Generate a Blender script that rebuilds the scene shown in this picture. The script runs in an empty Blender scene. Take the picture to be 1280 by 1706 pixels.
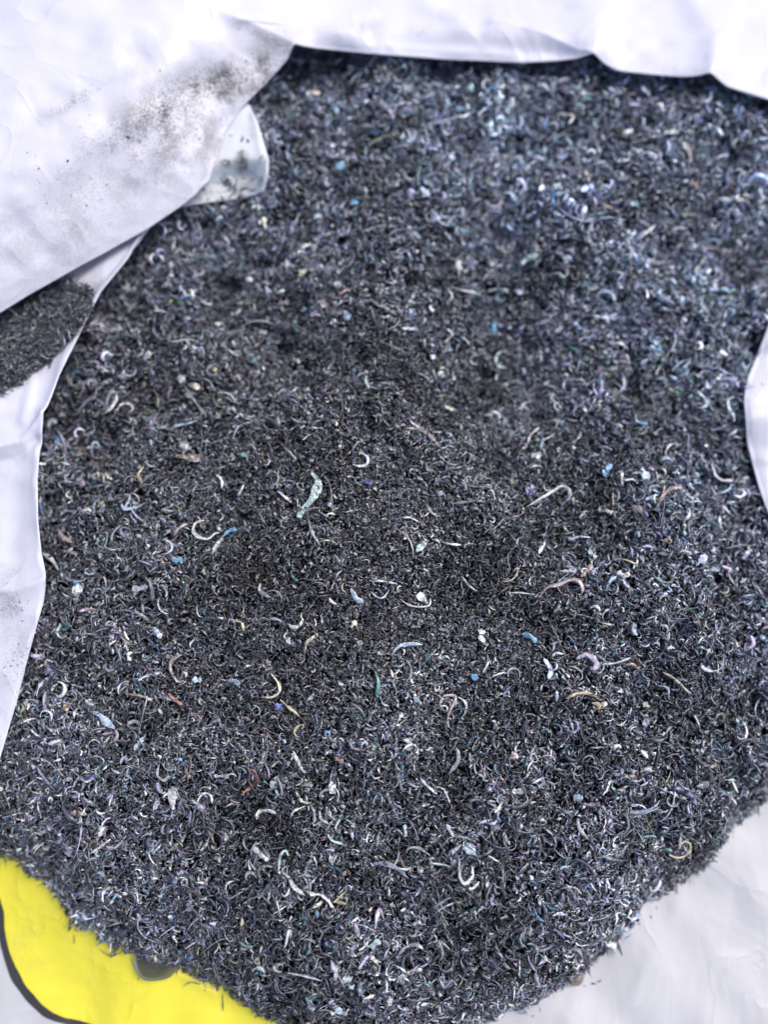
import bpy, math, numpy as np
from math import radians, sin, cos, pi
from mathutils import Vector, Matrix

# ------------------------------------------------------------------ camera, light, exposure
S = bpy.context.scene
COL = S.collection
TILT = radians(12.0); DIST = 0.42
LENS, SENS = 26.0, 24.0
CAM = np.array([0.0, -DIST*sin(TILT), DIST*cos(TILT)])
cd = bpy.data.cameras.new('camera'); cam = bpy.data.objects.new('camera', cd); COL.objects.link(cam)
cam.location = CAM; cam.rotation_euler = (TILT, 0, 0)
cd.sensor_fit = 'HORIZONTAL'; cd.sensor_width = SENS; cd.lens = LENS
cd.clip_start = 0.005; cd.clip_end = 100
cd.dof.use_dof = True; cd.dof.focus_distance = 0.412; cd.dof.aperture_fstop = 1.5
S.camera = cam

SUN_EL, SUN_AZ = radians(58), radians(60)      # azimuth from +Y towards +X
w = bpy.data.worlds.new('World'); S.world = w; w.use_nodes = True
nt = w.node_tree; bg = nt.nodes['Background']
sky = nt.nodes.new('ShaderNodeTexSky'); sky.sky_type = 'NISHITA'; sky.sun_disc = False
sky.sun_elevation = SUN_EL; sky.sun_rotation = SUN_AZ; sky.air_density = 1.0; sky.dust_density = 4.0
nt.links.new(sky.outputs[0], bg.inputs[0]); bg.inputs[1].default_value = 0.14
ld = bpy.data.lights.new('sun', 'SUN'); ld.energy = 1.75; ld.angle = radians(24); ld.color = (1, 0.975, 0.95)
sun = bpy.data.objects.new('sun', ld); COL.objects.link(sun)
sd = Vector((sin(SUN_AZ)*cos(SUN_EL), cos(SUN_AZ)*cos(SUN_EL), sin(SUN_EL)))
sun.rotation_euler = sd.to_track_quat('Z', 'Y').to_euler(); sun.location = sd*2
S.view_settings.view_transform = 'Standard'; S.view_settings.look = 'None'
S.view_settings.gamma = 1; S.view_settings.use_curve_mapping = False
S.view_settings.exposure = 0.62
S.render.engine = 'CYCLES'
S.cycles.max_bounces = 6; S.cycles.diffuse_bounces = 3; S.cycles.glossy_bounces = 3; S.cycles.transmission_bounces = 4

# ------------------------------------------------------------------ helpers
rng = np.random.default_rng(7)
FPX = 1280*LENS/SENS
UP = np.array([0, cos(TILT), sin(TILT)]); FW = np.array([0, sin(TILT), -cos(TILT)])
MPX = DIST/FPX                                    # metres per photo pixel near the focus plane

def at(px, py, z):
    """points of the place seen at photo pixel (px,py), at height z"""
    px, py, z = np.broadcast_arrays(np.asarray(px, float), np.asarray(py, float), np.asarray(z, float))
    a = (px-640)/FPX; b = -(py-853)/FPX
    dx = a; dy = FW[1] + UP[1]*b; dz = FW[2] + UP[2]*b
    t = (z-CAM[2])/dz
    return np.stack([CAM[0]+dx*t, CAM[1]+dy*t, z], -1)

def topix(P):
    v = P-CAM
    d = v@FW
    return 640+v[..., 0]/d*FPX, 853-(v@UP)/d*FPX

def link_mesh(name, verts, faces, mat, parent=None, smooth=True, col=None, extra=None):
    """verts (n,3), faces (m,k) numpy, one mesh object"""
    me = bpy.data.meshes.new(name)
    verts = np.ascontiguousarray(verts, dtype=np.float32); faces = np.ascontiguousarray(faces, dtype=np.int32)
    n, m, k = len(verts), len(faces), faces.shape[1]
    me.vertices.add(n); me.vertices.foreach_set('co', verts.ravel())
    me.loops.add(m*k); me.loops.foreach_set('vertex_index', faces.ravel())
    me.polygons.add(m); me.polygons.foreach_set('loop_start', np.arange(0, m*k, k, dtype=np.int32))
    me.update(calc_edges=True)
    me.polygons.foreach_set('use_smooth', np.full(m, smooth, dtype=bool))
    if col is not None:
        a = me.color_attributes.new('tint', 'FLOAT_COLOR', 'POINT')
        c4 = np.ones((n, 4), np.float32); c4[:, :3] = col
        a.data.foreach_set('color', c4.ravel())
    for nm, arr in (extra or {}).items():
        a = me.attributes.new(nm, 'FLOAT', 'POINT'); a.data.foreach_set('value', np.ascontiguousarray(arr, dtype=np.float32))
    me.materials.append(mat); me.update()
    o = bpy.data.objects.new(name, me); COL.objects.link(o)
    if parent is not None: o.parent = parent
    return o

def tag(o, label=None, cat=None, group=None, kind=None):
    if label: o['label'] = label
    if cat: o['category'] = cat
    if group: o['group'] = group
    if kind: o['kind'] = kind
    return o

class VNoise:
    """smooth value noise on the plane"""
    def __init__(self, seed): self.t = np.random.default_rng(seed).random((256, 256))
    def __call__(self, x, y, s):
        x = np.asarray(x)/s; y = np.asarray(y)/s
        xi = np.floor(x).astype(int); yi = np.floor(y).astype(int); fx = x-xi; fy = y-yi
        fx = fx*fx*(3-2*fx); fy = fy*fy*(3-2*fy); t = self.t
        g = lambda i, j: t[(xi+i) % 256, (yi+j) % 256]
        return ((g(0,0)*(1-fx)+g(1,0)*fx)*(1-fy)+(g(0,1)*(1-fx)+g(1,1)*fx)*fy)*2-1
N1, N2, N3 = VNoise(1), VNoise(2), VNoise(3)

# ------------------------------------------------------------------ materials
def newmat(name):
    m = bpy.data.materials.new(name); m.use_nodes = True
    return m, m.node_tree, m.node_tree.nodes['Principled BSDF'], m.node_tree.nodes['Material Output']

def film_material(name, rgb, dirty=False, trans=0.3, rough=0.38, clear=0):
    m, t, p, out = newmat(name); N = t.nodes.new; L = t.links.new
    tc = N('ShaderNodeTexCoord')
    no = N('ShaderNodeTexNoise'); no.inputs['Scale'].default_value = 9; no.inputs['Detail'].default_value = 6
    L(tc.outputs['Object'], no.inputs['Vector'])
    r = N('ShaderNodeValToRGB'); r.color_ramp.elements[0].position = 0.3; r.color_ramp.elements[1].position = 0.7
    r.color_ramp.elements[0].color = tuple(c*0.93 for c in rgb)+(1,); r.color_ramp.elements[1].color = tuple(rgb)+(1,)
    L(no.outputs[0], r.inputs[0]); colour = r.outputs[0]
    # fine grey grime rubbed into the film: speckle noise only where the 'dirt' attribute says so
    at_ = N('ShaderNodeAttribute'); at_.attribute_name = 'dirt'
    sp = N('ShaderNodeTexNoise'); sp.inputs['Scale'].default_value = 1000; sp.inputs['Detail'].default_value = 2; sp.inputs['Roughness'].default_value = 0.7
    L(tc.outputs['Object'], sp.inputs['Vector'])
    sp2 = N('ShaderNodeTexNoise'); sp2.inputs['Scale'].default_value = 70; sp2.inputs['Detail'].default_value = 5; sp2.inputs['Roughness'].default_value = 0.6
    L(tc.outputs['Object'], sp2.inputs['Vector'])
    ad = N('ShaderNodeMath'); ad.operation = 'ADD'; L(sp.outputs[0], ad.inputs[0]); L(sp2.outputs[0], ad.inputs[1])
    mr = N('ShaderNodeMapRange'); mr.inputs['From Min'].default_value = 0.92; mr.inputs['From Max'].default_value = 1.16
    L(ad.outputs[0], mr.inputs['Value'])
    mu = N('ShaderNodeMath'); mu.operation = 'MULTIPLY'; L(mr.outputs[0], mu.inputs[0]); L(at_.outputs['Fac'], mu.inputs[1]); mu.use_clamp = True
    mx = N('ShaderNodeMix'); mx.data_type = 'RGBA'; mx.inputs['B'].default_value = (0.17, 0.155, 0.16, 1)
    L(mu.outputs[0], mx.inputs['Factor']); L(colour, mx.inputs['A']); colour = mx.outputs['Result']
    L(colour, p.inputs['Base Color'])
    p.inputs['Roughness'].default_value = rough; p.inputs['Specular IOR Level'].default_value = 0.4
    b1 = N('ShaderNodeTexNoise'); b1.inputs['Scale'].default_value = 60; b1.inputs['Detail'].default_value = 5; b1.inputs['Distortion'].default_value = 1.2
    mp = N('ShaderNodeMapping'); mp.inputs['Scale'].default_value = (1, 0.35, 1); mp.inputs['Rotation'].default_value = (0, 0, 0.5)
    L(tc.outputs['Object'], mp.inputs['Vector']); L(mp.outputs[0], b1.inputs['Vector'])
    bu = N('ShaderNodeBump'); bu.inputs['Strength'].default_value = 0.5; bu.inputs['Distance'].default_value = 0.0012
    L(b1.outputs[0], bu.inputs['Height'])
    rn = N('ShaderNodeTexNoise'); rn.inputs['Scale'].default_value = 15; rn.inputs['Detail'].default_value = 3; rn.inputs['Distortion'].default_value = 0.6
    L(tc.outputs['Object'], rn.inputs['Vector'])
    s1 = N('ShaderNodeMath'); s1.operation = 'SUBTRACT'; s1.inputs[1].default_value = 0.5; L(rn.outputs[0], s1.inputs[0])
    s2 = N('ShaderNodeMath'); s2.operation = 'ABSOLUTE'; L(s1.outputs[0], s2.inputs[0])
    s3 = N('ShaderNodeMath'); s3.operation = 'POWER'; s3.inputs[1].default_value = 0.6; L(s2.outputs[0], s3.inputs[0])
    bu2 = N('ShaderNodeBump'); bu2.inputs['Strength'].default_value = 0.55; bu2.inputs['Distance'].default_value = 0.004; bu2.invert = True
    L(s3.outputs[0], bu2.inputs['Height']); L(bu.outputs[0], bu2.inputs['Normal']); L(bu2.outputs[0], p.inputs['Normal'])
    tr = N('ShaderNodeBsdfTranslucent'); L(colour, tr.inputs['Color'])
    ms = N('ShaderNodeMixShader'); ms.inputs[0].default_value = trans
    L(p.outputs[0], ms.inputs[1]); L(tr.outputs[0], ms.inputs[2])
    if clear:
        tp = N('ShaderNodeBsdfTransparent'); m2 = N('ShaderNodeMixShader'); m2.inputs[0].default_value = clear
        L(ms.outputs[0], m2.inputs[1]); L(tp.outputs[0], m2.inputs[2]); ms = m2
    L(ms.outputs[0], out.inputs['Surface'])
    return m

M_FILM = film_material('white_film', (0.85, 0.85, 0.93), trans=0.5)
M_FRONT = film_material('white_woven_film', (0.47, 0.47, 0.50), trans=0.1, rough=0.45)
M_TUCK = film_material('thin_film', (0.90, 0.93, 0.97), trans=0.5, clear=0.04)
M_YELLOW = film_material('yellow_print', (0.66, 0.60, 0.05), trans=0.05, rough=0.3)
M_BLACK = film_material('dark_print', (0.028, 0.028, 0.032), trans=0.0, rough=0.5)

def shaving_material():
    m, t, p, out = newmat('recycled_plastic'); N = t.nodes.new; L = t.links.new
    a = N('ShaderNodeAttribute'); a.attribute_name = 'tint'
    tc = N('ShaderNodeTexCoord')
    no = N('ShaderNodeTexNoise'); no.inputs['Scale'].default_value = 900; no.inputs['Detail'].default_value = 3
    L(tc.outputs['Object'], no.inputs['Vector'])
    mr = N('ShaderNodeMapRange'); mr.inputs['To Min'].default_value = 0.55; mr.inputs['To Max'].default_value = 1.45
    mr.inputs['From Min'].default_value = 0.3; mr.inputs['From Max'].default_value = 0.7
    L(no.outputs[0], mr.inputs['Value'])
    mx = N('ShaderNodeVectorMath'); mx.operation = 'SCALE'; L(a.outputs['Color'], mx.inputs[0]); L(mr.outputs[0], mx.inputs['Scale'])
    L(mx.outputs[0], p.inputs['Base Color'])
    p.inputs['Roughness'].default_value = 0.3; p.inputs['Specular IOR Level'].default_value = 0.7
    bu = N('ShaderNodeBump'); bu.inputs['Strength'].default_value = 0.5; bu.inputs['Distance'].default_value = 0.0002
    L(no.outputs[0], bu.inputs['Height']); L(bu.outputs[0], p.inputs['Normal'])
    return m
M_SHAV = shaving_material()

def ground_material():
    m, t, p, out = newmat('concrete'); N = t.nodes.new; L = t.links.new
    no = N('ShaderNodeTexNoise'); no.inputs['Scale'].default_value = 6; no.inputs['Detail'].default_value = 10
    tc = N('ShaderNodeTexCoord'); L(tc.outputs['Object'], no.inputs['Vector'])
    r = N('ShaderNodeValToRGB'); r.color_ramp.elements[0].color = (0.22, 0.215, 0.205, 1); r.color_ramp.elements[1].color = (0.36, 0.355, 0.34, 1)
    L(no.outputs[0], r.inputs[0]); L(r.outputs[0], p.inputs['Base Color']); p.inputs['Roughness'].default_value = 0.9
    return m

# ------------------------------------------------------------------ the place: heights
APEX = at(660, 900, 0.0)
def z_body(x, y):
    """top of the stuffed sack body under and in front of the heap"""
    r = (np.abs(x/0.40)**4 + np.abs((y-0.02)/0.46)**4)**0.25
    z = -0.066 - 0.07*np.clip(-(y+0.15), 0, 1) - 0.02*np.abs(x)
    z = z + 0.0022*N2(x, y, 0.06)*(1+0*x) + 0.0012*N1(x*1.4, y, 0.022) + 0.0012*np.sin((x*0.8+y*0.5)*70+3*N3(x, y, 0.08))
    for (x0, y0, x1, y1, am, wd_) in ((-.205, -.165, -.150, -.215, .0022, .003), (-.15, -.215, -.09, -.245, .0012, .003), (.13, -.25, .20, -.13, .0014, .004), (.09, -.26, .13, -.17, -.001, .003)):
        vx, vy = x1-x0, y1-y0; t = np.clip(((x-x0)*vx+(y-y0)*vy)/(vx*vx+vy*vy), 0, 1); z = z+am*np.exp(-np.hypot(x-x0-t*vx, y-y0-t*vy)/wd_)
    return z - 0.34*np.clip((r-0.86)/0.16, 0, 1)**1.7
FRONT = [(-140,1290),(-60,1385),(0,1436),(50,1458),(92,1492),(118,1545),(170,1566),(225,1588),(262,1612),(330,1636),(380,1668),(440,1706),
         (530,1745),(640,1758),(760,1738),(840,1706),(920,1668),(985,1628),(1030,1575),(1075,1517),(1120,1490),(1170,1455),(1220,1392),(1280,1335),(1360,1262),(1450,1170)]
FB = np.array([at(a, b, -0.068) for a, b in FRONT])
def d_front(x, y):
    yb = np.interp(x, FB[:, 0], FB[:, 1]); sl = np.interp(x, FB[:, 0], np.gradient(FB[:, 1], FB[:, 0]))
    return (y-yb)/np.sqrt(1+np.minimum(sl*sl, 2.5))
HOLES = [at(a, b, -.01) for a, b in ((830,420), (850,620), (390,1120), (560,1310), (1150,1010), (1120,300), (560,480), (250,800), (480,160), (1200,1225), (1060,1330))]
HAMP = (-.014, -.008, -.009, -.005, .007, .006, .005, .004, -.008, -.009, -.006); HSX = (.022, .03, .03, .03, .04, .035, .03, .03, .03, .035, .03); HSY = (.045, .03, .025, .02, .04, .03, .03, .03, .02, .014, .012)
def H(x, y):
    """surface of the heap of shavings"""
    r = np.hypot(x-APEX[0], y-APEX[1])
    m = -0.17*(np.sqrt(r*r+0.055**2)-0.055) + 0.195*np.clip(y-0.07, 0, 1) - 0.7*np.clip(y-0.262, 0, 1) + 0.005*N1(x, y, 0.075) + 0.0052*N2(x, y, 0.030)
    for (hx, hy, _), am, sx, sy in zip(HOLES, HAMP, HSX, HSY): m = m + am*np.exp(-((x-hx)/sx)**2-((y-hy)/sy)**2)
    d = d_front(x, y)
    e = z_body(x, y) + np.where(d > 0, 0.040*(1-np.exp(-d/0.028))+0.25*d, 0.5*d) + 0.0015*N3(x, y, 0.011)
    k = 0.008; h = np.clip(0.5+0.5*(m-e)/k, 0, 1)
    return m*(1-h)+e*h - k*h*(1-h)
def Hm(x, y):  # with lumps and pits between the clumps
    r = np.hypot(x-APEX[0], y-APEX[1]); g = np.clip(0.35+r/0.16, 0, 1.2)
    pit = np.clip(N2(x+5, y, 0.012)+0.5*N1(x, y+2, 0.006)-0.55, 0, 1)
    return H(x, y) + g*(0.0020*N3(x, y, 0.0105)+0.0014*N1(x+3, y, 0.0052)) - (0.45+0.55*g)*0.011*pit
def at_heap(px, py):
    z = np.full(np.shape(px), -0.02)
    for _ in range(8):
        P = at(px, py, z); z = Hm(P[..., 0], P[..., 1])
    return at(px, py, z)

# ------------------------------------------------------------------ ground
G = 0.41
tag(link_mesh('ground', [(-6,-6,-G),(6,-6,-G),(6,6,-G),(-6,6,-G)], np.array([[0,1,2,3]]), ground_material()), kind='structure')

# ------------------------------------------------------------------ the sack
sack = bpy.data.objects.new('plastic_sack', None); COL.objects.link(sack); sack.location = (0, 0, -G)
tag(sack, 'open white plastic sack with dirty folded rim and yellow printed patch, filled with dark shavings', 'sack')
bpy.context.view_layer.update()
def adopt(o):
    o.parent = sack; o.matrix_parent_inverse = Matrix.Translation((0, 0, G)); return o

def grid_faces(nr, nc):
    i = np.arange(nr-1)[:, None]; j = np.arange(nc-1)[None, :]
    a = (i*nc+j).ravel()
    return np.stack([a, a+1, a+nc+1, a+nc], -1)

gx, gy = np.meshgrid(np.linspace(-0.43, 0.43, 300), np.linspace(-0.47, 0.51, 340))
body = adopt(link_mesh('sack_body', np.stack([gx, gy, z_body(gx, gy)], -1).reshape(-1, 3), grid_faces(340, 300), M_FRONT))

def seg_d(px, py, pts):
    """distance to polyline in photo px"""
    best = np.full(np.shape(px), 1e9)
    for (x0, y0), (x1, y1) in zip(pts[:-1], pts[1:]):
        vx, vy = x1-x0, y1-y0; t = np.clip(((px-x0)*vx+(py-y0)*vy)/(vx*vx+vy*vy), 0, 1)
        best = np.minimum(best, np.hypot(px-x0-t*vx, py-y0-t*vy))
    return best

def catmull(P, n):
    """resample rows of control points P (k,...) to n"""
    k = len(P); u = np.linspace(0, k-1, n); i = np.clip(u.astype(int), 0, k-2); f = (u-i)
    g = lambda j: P[np.clip(j, 0, k-1)]
    f = f.reshape((-1,)+(1,)*(P.ndim-1))
    a, b, c, d = g(i-1), g(i), g(i+1), g(i+2)
    return 0.5*(2*b+(c-a)*f+(2*a-5*b+4*c-d)*f**2+(3*b-a-3*c+d)*f**3)

def film_sheet(name, rows, creases, mat, dirt=None, ns=260, nr=110, roll=0.0004, deep=0.05, skirt=True, wav=0.0012, lip=True):
    """rows: control polylines (px,py,z) from the rim outwards. The rim is rolled and goes back down inside the sack."""
    R = np.array(rows, float)                                  # (rows, k, 3)
    W = at(R[..., 0], R[..., 1], R[..., 2])
    # along the rim: arc-length linear resampling with a little smoothing (keeps corners)
    L0 = np.r_[0, np.cumsum(np.linalg.norm(np.diff(W[0], axis=0), axis=1))]
    u = np.linspace(0, L0[-1], ns)
    W = np.stack([np.stack([np.interp(u, L0, w_[:, c]) for c in range(3)], -1) for w_ in W])
    for q in range(len(W)):
        it = 1 if q == 0 else 8
        for _ in range(it): W[q, 1:-1] = 0.25*W[q, :-2]+0.5*W[q, 1:-1]+0.25*W[q, 2:]
    T = catmull(W, nr)                                          # (nr, ns, 3)
    px, py = topix(T)
    far = np.clip(np.linspace(0, 1, nr)*8, 0, 1)[:, None]
    z = T[..., 2].copy()
    for pts, amp, wd, kind in creases:
        d = seg_d(px, py, pts)
        z += amp*(np.exp(-d/wd) if kind == 'sharp' else np.exp(-(d/wd)**2))
    z += far*wav*(N1(T[..., 0]*1.3, T[..., 1], 0.03)+0.6*N2(T[..., 0], T[..., 1]*1.6, 0.013))
    T[..., 2] = z
    out = T[min(nr-1, nr//5)]-T[0]; out[:, 2] = 0; out /= np.linalg.norm(out, axis=1)[:, None]+1e-9
    for _ in range(10): out[1:-1] = 0.25*out[:-2]+0.5*out[1:-1]+0.25*out[2:]
    E = T[0].copy(); pre = []
    zz = np.array([0, 0, 1.0])
    lipdir = E-APEX; lipdir[:, 2] = 0; lipdir /= np.linalg.norm(lipdir, axis=1)[:, None]
    if lip:
        for dz in np.linspace(deep, 0.004, 9): pre.append(E + lipdir*(2*roll + 1.35*dz) - zz*(roll+dz))
        for th in np.linspace(-pi/2, pi/2, 9)[:-1]: pre.append(E + out*(roll-roll*cos(th)) + zz*(roll*sin(th)-0*roll))
        T = T + out[None]*roll*np.exp(-np.linspace(0, 6, nr))[:, None, None] + zz*roll*np.exp(-np.linspace(0, 3, nr))[:, None, None]
    post = []
    if skirt:
        o2 = T[-1]-T[-8]; o2[:, 2] = 0; o2 /= np.linalg.norm(o2, axis=1)[:, None]+1e-9
        for a, b in ((0.012, 0.004), (0.022, 0.02), (0.028, 0.05), (0.03, 0.12)): post.append(T[-1]+o2*a-zz*b)
    V = np.concatenate([np.array(pre).reshape(-1, ns, 3), T, np.array(post).reshape(-1, ns, 3)])
    px, py = topix(V)
    D = dirt(px, py).ravel() if dirt else np.zeros(V.shape[0]*ns)
    o = link_mesh(name, V.reshape(-1, 3), grid_faces(V.shape[0], ns), mat, extra={'dirt': D})
    so = o.modifiers.new('thickness', 'SOLIDIFY'); so.thickness = 0.00025; so.offset = 0
    adopt(o)
    return o, T

def blob(px, py, x, y, sx, sy, rot=0, p=1.0):
    c, s = cos(radians(rot)), sin(radians(rot)); dx = px-x; dy = py-y
    a = (dx*c+dy*s)/sx; b = (-dx*s+dy*c)/sy
    return np.exp(-(a*a+b*b)**p)
def dirt_top(px, py):
    d = 0.85*blob(px, py, 375, 138, 110, 34, -20) + 0.6*blob(px, py, 438, 118, 45, 24, -45) + 0.35*blob(px, py, 250, 190, 120, 30, -30) + 0.5*blob(px, py, 130, 165, 70, 12, -28)
    d += 0.42*blob(px, py, 300, 205, 120, 60, -30) + 0.28*blob(px, py, 140, 380, 200, 110, -28)
    d += 0.35*blob(px, py, 440, 62, 60, 10, 25) + 0.25*blob(px, py, 600, 50, 40, 12, -10) + 0.3*blob(px, py, 330, 255, 60, 60, -60)
    return np.clip(d, 0, 1)

# folded rim: upper-left flap running on into the film along the top
edge = [(-60,556,0),(0,521,0),(50,490,0),(140,440,0),(245,382,.002),(300,345,.003),(325,325,.004),(348,298,.004),(375,218,.005),(400,182,.006),(440,142,.008),
        (478,102,.012),(491,78,.016),(560,84,.009),(620,90,.007),(740,99,.005),(870,105,.004),(930,102,.004),(990,97,.008),(1010,110,.005),(1030,119,.005),
        (1100,126,.005),(1165,131,.006),(1180,128,.008),(1210,145,.005),(1280,166,.002),(1345,192,0)]
mid = [(-80,470,.018),(-30,440,.018),(20,400,.018),(100,350,.018),(180,290,.018),(230,260,.019),(255,240,.02),(285,215,.02),(305,165,.021),(325,135,.021),(370,100,.022),
       (415,62,.020),(440,50,.020),(560,52,.014),(625,55,.012),(745,60,.010),(870,66,.008),(935,62,.008),(1000,55,.013),(1015,60,.009),(1040,68,.006),
       (1105,75,.006),(1180,72,.008),(1200,70,.010),(1225,85,.006),(1300,100,.002),(1365,120,0)]
mid2 = [(-110,350,.034),(-60,310,.034),(-10,260,.036),(60,210,.036),(120,160,.036),(150,140,.036),(180,120,.036),(215,90,.036),(245,70,.036),(280,40,.036),(310,10,.034),
       (340,0,.030),(372,8,.026),(560,5,.010),(630,5,.008),(750,8,.006),(870,10,.004),(940,8,.004),(1010,5,.006),(1030,8,.004),(1060,15,.002),
       (1120,20,.002),(1190,20,.003),(1215,22,.004),(1240,28,.001),(1310,35,-.002),(1385,40,-.004)]
outer = [(-260,200,.030),(-250,100,.034),(-230,20,.036),(-200,-50,.038),(-160,-100,.038),(-120,-140,.038),(-80,-160,.038),(-20,-180,.036),(40,-190,.034),(110,-200,.034),(170,-200,.032),
         (220,-200,.026),(260,-200,.018),(560,-200,-.006),(630,-200,-.008),(750,-200,-.01),(870,-200,-.01),(950,-200,-.01),(1040,-200,-.01),(1080,-200,-.01),(1120,-200,-.01),
         (1170,-200,-.012),(1230,-200,-.012),(1260,-200,-.012),(1300,-190,-.012),(1400,-180,-.014),(1500,-160,-.016)]
rim_creases = [([(488,76),(400,38),(250,-30)], .003, 16, 'sharp'), ([(420,110),(300,140),(180,190)], -.0022, 24, 'soft'),
               ([(350,200),(325,290)], .0016, 9, 'sharp'), ([(385,190),(352,240),(345,296)], -.0018, 9, 'soft'), ([(268,255),(262,335)], .0014, 10, 'sharp'),
               ([(300,215),(235,300)], .0015, 14, 'soft'), ([(60,180),(130,160),(230,90)], -.003, 26, 'soft'), ([(120,420),(30,330)], .0016, 22, 'soft'),
               ([(985,97),(900,62),(820,45)], .004, 16, 'sharp'), ([(1178,128),(1190,60),(1150,0)], .003, 26, 'soft'),
               ([(620,60),(800,74),(960,90)], -.002, 14, 'soft'), ([(700,0),(780,40)], .002, 20, 'soft')]
rim, T_RIM = film_sheet('folded_rim', [edge, mid, mid2, outer], rim_creases, M_FILM, dirt_top, ns=420, nr=150)

# left wall film
eL = [(262,360,-.004),(238,392,-.004),(214,432,-.003),(168,486,-.002),(150,520,-.001),(130,562,0),(100,622,.001),(76,688,.002),(67,740,.001),(62,800,0),(63,865,0),(69,922,0),(80,964,.002),
      (73,1002,0),(61,1042,0),(45,1100,-.002),(30,1160,-.004),(0,1262,-.006),(-40,1380,-.012)]
mL = [(190,372,-.010),(170,415,-.010),(140,440,-.011),(105,470,-.013),(90,505,-.013),(68,550,-.012),(40,610,-.009),(20,680,-.002),(10,740,-.004),(5,800,-.006),(5,865,-.006),(12,925,-.004),(20,975,.001),
      (15,1015,-.002),(5,1050,-.003),(-10,1110,-.004),(-25,1170,-.006),(-55,1270,-.010),(-100,1390,-.018)]
oL = [(-240,380-20+i*3 if False else y, z) for i, (y, z) in enumerate([(250,-.024),(320,-.024),(380,-.024),(440,-.024),(490,-.024),(540,-.022),(610,-.016),(685,-.008),(745,-.012),(805,-.016),(870,-.016),(930,-.014),(985,-.008),(1025,-.012),(1060,-.014),(1120,-.016),(1180,-.018),(1280,-.024),(1400,-.03)])]
left_creases = [([(-60,752),(8,746),(38,738),(56,716),(74,690)], .0035, 9, 'sharp'), ([(-60,775),(20,765),(60,735)], -.003, 12, 'soft'),
                ([(-40,985),(30,985),(78,966)], .0035, 14, 'sharp'), ([(55,640),(40,700)], .0015, 10, 'soft'),
                ([(235,395),(160,462),(120,476)], .002, 14, 'soft'), ([(30,820),(20,930)], -.0015, 22, 'soft')]
def dirt_left(px, py):
    return np.clip(0.35*blob(px, py, 20, 1010, 30, 30)+0.28*blob(px, py, 10, 950, 30, 20)+0.45*blob(px, py, 120, 485, 50, 18, -10)+0.3*blob(px, py, 30, 1100, 30, 60), 0, 1)
wall_l, T_LEFT = film_sheet('side_film', [eL, mL, oL], left_creases, M_FILM, dirt_left, ns=300, nr=80)
# right wall film
eR = [(1330,430,-.010),(1300,490,-.009),(1281,542,-.008),(1262,592,-.007),(1246,630,-.006),(1240,664,-.006),(1240,702,-.006),(1246,742,-.007),(1256,780,-.008),(1268,822,-.008),(1284,864,-.009),(1312,930,-.010),(1350,1000,-.011)]
eR = [(a, b, float(at_heap(np.array(a*1.), np.array(b*1.))[2])+.0035) for a, b, c in eR]
mR = [(x+70, y-5 if y < 664 else y+8, z+.001) for x, y, z in eR]
oR = [(x+330, y-60 if y < 664 else y+60, z-.012) for x, y, z in eR]
wall_r, T_RIGHT = film_sheet('side_film', [eR, mR, oR], [([(1242,700),(1330,690)], .002, 20, 'soft')], M_FILM, None, ns=160, nr=60)
# small tuck of thinner film poking out from under the flap
_h = lambda a, b: float(at_heap(np.array(float(a)), np.array(float(b)))[2])
_r = lambda pts, top=.02: [(a, b, min(_h(a, b)+c, top)) for a, b, c in pts]
eT = _r([(440,322,.0015),(447,292,.0040),(448,268,.006),(440,240,.007),(430,208,.008),(418,182,.008),(404,160,.008)], .0045)
mT = _r([(385,334,.0015),(398,298,.0065),(404,266,.009),(400,240,.010),(398,215,.010),(395,190,.010),(388,160,.010)], .0042)
oT = _r([(300,345,.0020),(310,318,.006),(325,280,.006),(335,250,.006),(345,215,.006),(350,190,.006),(355,160,.006)], .0005)
print('pile under tuck', [round(_h(*q), 4) for q in ((440,322),(440,240),(404,160),(325,280),(350,200),(1240,700),(800,100))])
def dirt_tuck(px, py):
    return (np.clip(6*blob(px, py, 402, 270, 9, 15, 10)-.4,0,4)+1.6*blob(px, py, 378, 272, 10, 7)+0.9*blob(px, py, 370, 322, 60, 16, -12))
film_sheet('tucked_film', [eT, mT, oT], [([(425,195),(438,262)], .001, 8, 'soft')], M_TUCK, dirt_tuck, ns=90, nr=50, roll=0.0012, deep=0.012, skirt=False, wav=0.0008)

# printed patch on the front: yellow shape with a dark outline, following the body
OUT = [(-60,1470),(-12,1490),(0,1516),(4,1560),(14,1598),(31,1636),(56,1668),(80,1689),(108,1700),(134,1706),(190,1722),(260,1760),(330,1830)]
def on_body(px, py, lift):
    z = np.full(np.shape(px), -0.07)
    for _ in range(8):
        P = at(px, py, z); z = z_body(P[..., 0], P[..., 1])+lift
    return at(px, py, z)
c = catmull(np.array(OUT, float), 160)
inn = catmull(np.array([(40,1380),(70,1390),(100,1400),(140,1430),(180,1470),(230,1500),(290,1530),(340,1560),(400,1600),(450,1640),(500,1680),(560,1740),(620,1800)], float), 160)
v = np.linspace(0, 1, 90)[:, None, None]
Q = c[None]*(1-v)+inn[None]*v
adopt(link_mesh('printed_patch', on_body(Q[..., 0], Q[..., 1], 0.0006).reshape(-1, 3), grid_faces(90, 160), M_YELLOW, extra={'dirt': (0.06*blob(Q[..., 0], Q[..., 1], 150, 1600, 170, 120)+.18*blob(Q[..., 0], Q[..., 1], 60, 1580, 40, 40)).ravel()}))
tg = np.gradient(c, axis=0); tg /= np.linalg.norm(tg, axis=1)[:, None]; nm = np.stack([tg[:, 1], -tg[:, 0]], -1)
wd = (4.8+2.8*np.exp(-((np.linspace(0, 1, 160)-0.45)/0.2)**2)+1.0*N1(np.arange(160)*1.0, np.zeros(160), 7))[:, None]
K = np.stack([c+nm*wd*q for q in np.linspace(-1, 1, 7)])
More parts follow.
